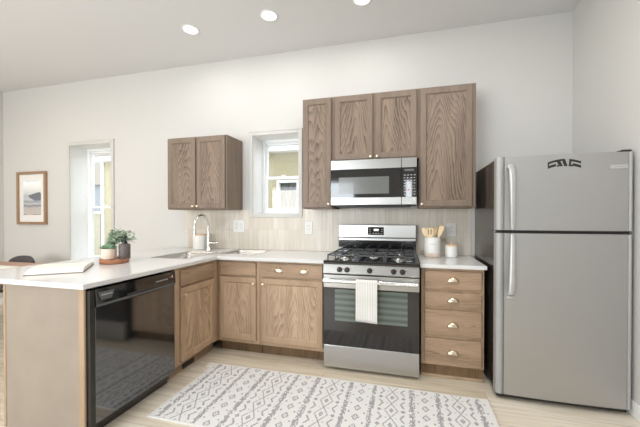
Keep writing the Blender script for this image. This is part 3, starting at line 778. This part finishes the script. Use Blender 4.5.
# ------------------------------------------------------------------ things on the right counter
ck = thing('utensil_crock', (.892, -.17, .914), 'white ceramic crock holding wooden utensils beside the range', 'crock')
MB().lathe([(.062, 0), (.070, .004), (.073, .03), (.073, .176), (.070, .183), (.066, .183), (.066, .02), (.001, .018)], (.892, -.17, .9143), n=32).build('crock_body', M_ceram, ck, smooth=40)
MB().lathe([(.0715, .001), (.0736, .006), (.0738, .040), (.0732, .0415)], (.892, -.17, .9143), n=32).build('bare_base', M_cream, ck, smooth=40)
MB().box(.866, .918, -.2448, -.2405, 1.036, 1.039).build('raised_line', M_lgrey, ck)
def utensil(name, label, x0, x1, y, lean, head):
    """a handle inside the crock and a flat head above its rim"""
    o = thing(name, (x0, y, .935), label, 'utensil', 'wooden utensils in the crock')
    b = Vector((x0, y, .945)); t = Vector((x1, y+lean, 1.100))
    MB().tube([b, b.lerp(t, .5), t], [.006, .0055, .006], 8).build('utensil_handle', M_spoon, o, smooth=60)
    d = (t-b).normalized(); a = d.cross(Vector((0, 1, 0))).normalized(); nrm = a.cross(d)
    mb = MB()
    W, L, k = head
    prof = {'spoon': [(0, .25), (.12, .45), (.3, .8), (.55, 1), (.78, .9), (.93, .6), (1, .2)], 'spatula': [(0, .3), (.12, .75), (.3, .95), (.95, 1.0), (1, .94)], 'angled': [(0, .25), (.3, .7), (.75, 1), (1, .8)]}[k]
    def P(s, q, n): return t + d*(s*L-.004) + a*(q*W) + nrm*n
    Lt = [(s, -q) for s, q in prof]; Rt = [(s, q) for s, q in prof][::-1]
    if k == 'spatula':
        # two slots: build as strips side by side
        for q0, q1, s0, s1 in ((-1, -.55, .3, .85), (-.22, .22, .3, .85), (.55, 1, .3, .85), (-1, 1, .85, 1), (-.95, .95, .14, .3)):
            mb.prism([(s0, q0), (s0, q1), (s1, q1), (s1, q0)], lambda s, q: P(s, q, -.0025), lambda s, q: P(s, q, .0025))
        mb.prism([(0, -.3), (0, .3), (.14, .9), (.14, -.9)], lambda s, q: P(s, q, -.0025), lambda s, q: P(s, q, .0025))
    else: mb.prism(Lt+Rt, lambda s, q: P(s, q, -.003), lambda s, q: P(s, q, .004))
    mb.build('utensil_head', M_spoon, o)
    return o
utensil('wooden_spoon', 'wooden spoon leaning left in the white crock', .900, .840, -.170, .012, (.021, .092, 'spoon'))
utensil('wooden_spatula', 'slotted wooden spatula standing upright at the front of the white crock', .874, .868, -.205, -.010, (.030, .090, 'spatula'))
utensil('wooden_spoon', 'wooden spoon leaning right in the middle of the crock, behind the rightmost utensil', .866, .906, -.160, .020, (.020, .100, 'spoon'))
utensil('wooden_spoon', 'rightmost wooden spoon leaning far right in the crock', .895, .943, -.195, -.004, (.022, .112, 'angled'))
cn = thing('sugar_jar', (1.064, -.15, .914), 'small white ceramic jar with wooden lid right of the utensil crock', 'jar')
MB().lathe([(.050, 0), (.055, .004), (.055, .098), (.053, .101), (.001, .101)], (1.064, -.15, .9143), n=28).build('jar_body', M_ceram, cn, smooth=40)
l = MB().lathe([(.054, 0), (.056, .002), (.056, .009), (.052, .012), (.001, .013)], (1.064, -.15, 1.0157), n=28).build('lid', M_spoon, cn, smooth=40)
MB().lathe([(.006, 0), (.006, .012), (.010, .018), (.009, .026), (.001, .029)], (1.064, -.15, 1.028), n=14).build('lid_knob', M_spoon, l, smooth=True)
# canister behind the faucet
cn = thing('canister', (-1.655, -.13, .914), 'white canister with wooden lid standing behind the faucet', 'canister')
MB().lathe([(.072, 0), (.077, .004), (.077, .155), (.074, .159), (.001, .159)], (-1.655, -.13, .9143), n=28).build('canister_body', M_ceram, cn, smooth=40)
MB().lathe([(.070, 0), (.074, .002), (.074, .010), (.068, .013), (.001, .013)], (-1.655, -.13, 1.0736), n=28).build('lid', M_spoon, cn, smooth=40)

# ------------------------------------------------------------------ outlets
def outlet(xc, zc, w_, h_, gangs, label, group=None):
    o = thing('wall_outlet', (xc, -.008, zc), label, 'outlet', group)
    MB().box(xc-w_/2, xc+w_/2, -.0145, -.0082, zc-h_/2, zc+h_/2, .002, 2).build('cover_plate', M_plate, o)
    for g in gangs:
        for dz in (-.020, .020):
            r = MB().box(xc+g-.016, xc+g+.016, -.0165, -.0143, zc+dz-.014, zc+dz+.014, .002).build('receptacle', M_plate, o)
            mb = MB()
            for dx in (-.006, .006): mb.box(xc+g+dx-.0012, xc+g+dx+.0012, -.0170, -.0164, zc+dz-.003, zc+dz+.007)
            mb.build('slots', M_dgrey, r)
outlet(-1.225, 1.180, .140, .140, (-.032, .032), 'square double wall plate on the tiles left of the kitchen window')
outlet(-.376, 1.168, .085, .135, (0,), 'wall outlet under the narrow cabinet, left of the range', 'single outlets')
outlet(1.080, 1.163, .085, .126, (0,), 'wall outlet above the small white jar right of the range', 'single outlets')

# ------------------------------------------------------------------ tray with plants
tr = MB(); TC = (-1.664, -1.172)
tr.lathe([(.096, 0), (.101, .004), (.103, .032), (.100, .034), (.096, .030), (.001, .028)], (0, 0, 0), n=44, sx=1.36)
bmesh.ops.transform(tr.bm, matrix=Matrix.Translation((*TC, .9143)) @ Matrix.Rotation(math.atan2(.63, -.77), 4, 'Z'), verts=tr.bm.verts[:])
tag(tr.build('round_tray', M_tray, smooth=40), 'brown wooden tray holding small plants on the peninsula counter', 'tray')
TZ = .9428
p = thing('succulent_pot', (-1.686, -1.203, TZ), 'low succulent in a cream pot at the front of the wooden tray', 'plant')
MB().lathe([(.040, 0), (.047, .005), (.053, .035), (.053, .084), (.050, .087), (.047, .084), (.046, .075), (.001, .075)], (-1.686, -1.203, TZ+.0004), n=28).build('pot', M_cream, p, smooth=40)
def leaf(mb, base, tip, wd, n_up, bend=.2):
    """a thin leaf with a keel"""
    b, t = Vector(base), Vector(tip); d = t-b; s = d.cross(Vector(n_up)).normalized()*wd; m = b+d*.5; k = s.cross(d).normalized()*wd*.35
    P = [b, b+d*.3+s*.7, m+s, b+d*.8+s*.6, t, b+d*.8-s*.6, m-s, b+d*.3-s*.7]
    vs = [mb.bm.verts.new(q) for q in P]; cmid = mb.bm.verts.new(m-k); cl = mb.bm.verts.new(m+k)
    for i in range(8):
        mb.bm.faces.new((vs[i], vs[(i+1) % 8], cmid)); mb.bm.faces.new((vs[(i+1) % 8], vs[i], cl))
rr = random.Random(11)
mb = MB()
for cx_, cy_, sc in ((-.012, 0, 1.1), (-.045, -.012, .8), (.030, -.008, .9), (.008, .03, .8)):
    for ring, (nl, el) in enumerate(((7, .35), (7, .8), (5, 1.2))):
        for k in range(nl):
            a = 2*PI*k/nl+ring*.4+rr.uniform(-.2, .2); L = .062*sc*(1-.12*ring)
            base = Vector((-1.686+cx_*.85, -1.203+cy_*.85, TZ+.082)); d = Vector((math.cos(a)*math.cos(el), math.sin(a)*math.cos(el), math.sin(el)))
            leaf(mb, base, base+d*L, .011*sc, (0.01, .02, 1))
mb.build('succulent_leaves', M_leaf2, p)
p = thing('leafy_plant', (-1.757, -1.160, TZ), 'bushy grey green plant in a terracotta pot at the back of the tray', 'plant')
MB().lathe([(.050, 0), (.056, .004), (.066, .080), (.070, .082), (.070, .098), (.064, .098), (.060, .085), (.001, .085)], (-1.757, -1.160, TZ+.0004), n=28, sx=.68, sy=.68).build('pot', M_terra, p, smooth=40)
stems = MB(); mb = MB(); rr = random.Random(5)
for i in range(60):
    a = rr.uniform(0, 2*PI); rad = .105*math.sqrt(rr.uniform(.02, 1)); hgt = rr.uniform(.05, .205)*(1-.35*rad/.105)
    b = Vector((-1.757+rr.uniform(-.02, .02), -1.160+rr.uniform(-.02, .02), TZ+.085))
    t = Vector((-1.672+math.cos(a)*rad, -1.085+math.sin(a)*rad*.8, TZ+.085+hgt))
    mid = b.lerp(t, .55)+Vector((0, 0, .03))
    stems.tube([b, mid, t], [.0016, .0013, .0008], 5)
    for k in range(12):
        q = b.lerp(mid, .5+k/10) if k < 4 else mid.lerp(t, (k-4)/7)
        d = Vector((rr.uniform(-1, 1), rr.uniform(-.8, .6), rr.uniform(-.4, .9))).normalized()
        leaf(mb, q, q+d*rr.uniform(.018, .032), rr.uniform(.007, .012), (rr.uniform(-.3, .3), .3, 1))
f_ = mb.build('foliage', M_leaf, p); stems.build('stems', M_leaf2, p)
p = thing('soap_dispenser', (-1.598, -1.140, TZ), 'dark grey soap dispenser with black pump on the wooden tray', 'dispenser')
MB().lathe([(.039, 0), (.041, .004), (.041, .115), (.037, .121), (.018, .124), (.001, .124)], (-1.598, -1.140, TZ+.0004), n=28).build('bottle', M_stone, p, smooth=40)
MB().lathe([(.020, 0), (.020, .020), (.008, .022), (.007, .045), (.014, .047), (.014, .058), (.001, .060)], (-1.598, -1.140, TZ+.1236), n=18).tube([(-1.598, -1.140, TZ+.176), (-1.620, -1.168, TZ+.178), (-1.626, -1.176, TZ+.170)], [.007, .006, .005], 8).build('pump', M_soap, p, smooth=40)

# ------------------------------------------------------------------ open book on the counter
bk = thing('open_book', (-1.72, -1.55, .914), 'large open white book lying on the near end of the peninsula counter', 'book')
A0, A1, A2 = Vector((-1.685, -1.761)), Vector((-1.452, -1.579)), Vector((-1.735, -1.290))
ex = (A1-A0); ey = (A2-A1)
def bp(s, t, z): q = A0+ex*s+ey*t; return Vector((q.x, q.y, z))
MB().prism([(-.02, -.02), (1.02, -.02), (1.02, 1.02), (-.02, 1.02)], lambda s, t: bp(s, t, .9143), lambda s, t: bp(s, t, .9183)).build('cover', M_cover, bk)
for t0, t1, zz in ((0, .20, (.004, .012, .019, .024, .027, .028)), (.205, 1, (.028, .029, .027, .024, .020, .015))):
    mb = MB(); n = 5
    top = [(t0+(t1-t0)*k/n, .9186+zz[k]) for k in range(n+1)]
    poly = [(t0, .9185)] + top + [(t1, .9185)]
    mb.prism(poly, lambda t, z: bp(0, t, z), lambda t, z: bp(1, t, z)); mb.build('page_block', M_paper, bk, smooth=30)

# ------------------------------------------------------------------ picture on the back wall
pc = thing('framed_picture', (-4.508, -.01, 1.18), 'misty lake picture in a wood frame on the back wall left of the tall window', 'picture')
mb = MB(); frame_rect(mb, -4.790, -4.226, 1.178, 1.925, .036, -.032, -.001, .003); mb.build('frame', M_frame, pc)
MB().box(-4.756, -4.260, -.012, -.003, 1.212, 1.891).build('mat_board', M_mat, pc)
MB().box(-4.675, -4.335, -.0135, -.0121, 1.315, 1.790).build('print', M_art, pc)

# ------------------------------------------------------------------ dining corner
tb = thing('dining_table', (-3.5, -1.1, 0), 'reddish wood dining table beyond the peninsula on the left', 'table')
MB().box(-4.45, -2.62, -1.56, -.585, .722, .752, .004, 2).build('tabletop', M_table, tb)
for x in (-4.38, -2.69):
    for y in (-1.49, -.655): MB().tube([(x, y, .7215), (x, y, .001)], [.032, .022], 12).build('leg', M_table, tb, smooth=60)
mb = MB(); frame_rect  # apron
mb.box(-4.35, -2.72, -1.50, -1.48, .65, .7215); mb.box(-4.35, -2.72, -.665, -.645, .65, .7215); mb.build('apron', M_table, tb)
pm = thing('placemat', (-3.6, -.95, .752), 'white placemat with dark edging on the dining table beside the counter', 'placemat')
MB().box(-3.90, -3.33, -1.25, -.81, .7523, .7545).build('edging', M_chair, pm); MB().box(-3.888, -3.342, -1.238, -.822, .7546, .756).build('mat_cloth', M_paper, pm)
ch = thing('dining_chair', (-3.985, -.63, 0), 'dark grey dining chair with curved back behind the wood table', 'chair')
MB().box(-4.205, -3.765, -.845, -.425, .43, .465, .015, 3).build('seat', M_chair, ch)
mb = MB(); bm = mb.bm; R0 = []
for (z, tk) in ((.56, 0), (.70, 0), (.82, 0), (.862, 1), (.872, 2)):
    pass
# curved shell: an arc of thick back, its top edge falling off to the sides
nb = 16; ringsv = []
for k in range(nb+1):
    a = -1+2*k/nb
    x = -3.985+.205*a; y = -.425+.035*(1-a*a)-.02; zt = .800-.055*abs(a)**3.0
    sec = []
    for (dy, z) in ((-.013, .52), (-.013, zt-.012), (-.006, zt), (.008, zt), (.014, zt-.012), (.014, .52)): sec.append(bm.verts.new((x, y+dy+.02*(z-.52), z)))
    ringsv.append(sec)
for A, B in zip(ringsv, ringsv[1:]):
    for i in range(6): bm.faces.new((A[i], A[(i+1) % 6], B[(i+1) % 6], B[i]))
bm.faces.new(ringsv[0]); bm.faces.new(ringsv[-1][::-1])
mb.build('backrest', M_chair, ch, smooth=50)
for sx in (-1, 1):
    MB().tube([(-3.985+sx*.17, -.44, .455), (-3.985+sx*.17, -.425, .54)], .010, 8).build('back_support', M_chair, ch)
    for sy in (-1, 1): MB().tube([(-3.985+sx*.16, -.635+sy*.15, .432), (-3.985+sx*.19, -.635+sy*.18, .001)], [.014, .010], 10).build('leg', M_chair, ch, smooth=60)

# ------------------------------------------------------------------ rug
RXa, RXb, RYa, RYb = -.955, 1.212, -1.553, -.832
nx, ny = 360, 120
rr = random.Random(2); noise = {}
def hsh(i, j): 
    k = (i, j)
    if k not in noise: noise[k] = rr.random()
    return noise[k]
def motif(x, y):
    """0 cream, 1 grey, 2 light grey"""
    P = .4415; u = ((x - .342 + P/2) % P) - P/2            # 0 on the small-diamond column
    v1 = ((y + .05) % .095) - .0475; au = abs(u)
    d = au/.026 + abs(v1)/.034
    if .55 < d < 1.0: return 1
    if d < .25: return 2
    if abs(au-.050) < .006 and abs(((y+.0975) % .095)-.0475) < .007: return 1
    if abs(au-.088) < .020:                                # mottled band
        e = 1.15-abs(au-.088)/.026
        return 1 if hsh(int((x+5)/.0075), int((y+5)/.012)) < e*.85 else 0
    q = P/2-au                                             # distance from the big-diamond column axis
    Vp = .145; v = ((y + .03) % Vp) - Vp/2
    if q < .055:
        d = q/.044 + abs(v)/.0725
        if .88 < d < 1.09: return 1
        if d < .36: return 1 if d > .12 else 2
        w_ = Vp/2-abs(v)
        if abs(q-.032) < .005 and w_ < .006: return 2
    else:
        w_ = Vp/2-abs(v)                                   # chevrons at the diamond joints, point inwards
        if abs((q-.060)-w_*.62) < .007 and w_ < .040: return 1
        if abs(v)/.020+abs(q-.078)/.016 < 1: return 1
    return 0
mb = MB(); bm = mb.bm
G = [[bm.verts.new((RXa+(RXb-RXa)*i/nx, RYa+(RYb-RYa)*j/ny, .0085 + (.0008*(hsh(i, -j-1)-.5) if 0 < i < nx and 0 < j < ny else 0))) for j in range(ny+1)] for i in range(nx+1)]
for i in range(nx):
    for j in range(ny):
        f = bm.faces.new((G[i][j], G[i+1][j], G[i+1][j+1], G[i][j+1]))
        xx = RXa+(RXb-RXa)*(i+.5)/nx; yy = RYa+(RYb-RYa)*(j+.5)/ny
        if min(xx-RXa, RXb-xx) > .02 and min(yy-RYa, RYb-yy) > .010:
            m_ = motif(xx, yy)
            if m_ == 1 and hsh(i+1000, j) < .10: m_ = 2
            f.material_index = m_
bd = [G[i][0] for i in range(nx+1)] + [G[nx][j] for j in range(1, ny+1)] + [G[i][ny] for i in range(nx-1, -1, -1)] + [G[0][j] for j in range(ny-1, 0, -1)]
lw = [bm.verts.new((v.co.x, v.co.y, .0006)) for v in bd]
for k in range(len(bd)): bm.faces.new((bd[k], lw[k], lw[(k+1) % len(bd)], bd[(k+1) % len(bd)]))
rug = mb.build('runner_rug', M_rug, origin=((RXa+RXb)/2, (RYa+RYb)/2, 0)); tag(rug, 'cream runner rug with grey diamond and chevron rows on the wood floor', 'rug')
MB().box(-1.015, RXa, -.900, -.835, .001, .0075, .001).build('care_tag', M_paper, rug)

# ------------------------------------------------------------------ ceiling lights
def downlight(x, y, label):
    o = thing('ceiling_light', (x, y, H), label, 'light', 'recessed ceiling lights')
    MB().lathe([(.084, 0), (.084, -.003), (.076, -.006), (.064, -.005), (.064, 0)], (x, y, H-.0003), n=36).build('trim_ring', M_white, o, smooth=40)
    MB().lathe([(.064, 0), (.062, -.004), (.001, -.005)], (x, y, H-.001), n=36).build('diffuser', M_lamp, o)
    l = bpy.data.lights.new('bulb', 'AREA'); l.shape = 'DISK'; l.size = .12; l.energy = DOWNLIGHT_W; l.color = DOWNLIGHT_COL
    lo = bpy.data.objects.new('bulb', l); C.objects.link(lo); lo.parent = o; lo.location = (0, 0, -.012)
downlight(-1.391, -.602, 'leftmost of the three recessed ceiling lights')
downlight(-.557, -.604, 'middle of the three recessed ceiling lights')
downlight(.292, -.605, 'rightmost of the three recessed ceiling lights, cut by the top of the picture')
# added fixtureless fill lamps at ceiling height; they brighten the right wall and dining end
for x, y, e in ((-1.2, -2.6, 16), (1.1, -1.9, 26), (-3.6, -1.9, DINING_FILL_W), (-3.6, -3.8, 16)):
    l = bpy.data.lights.new('room_fill', 'AREA'); l.shape = 'DISK'; l.size = .3; l.energy = e; l.color = (1, .86, .70) if x < -3 else DOWNLIGHT_COL
    lo = bpy.data.objects.new('room_fill', l); C.objects.link(lo); lo.location = (x, y, H-.012)
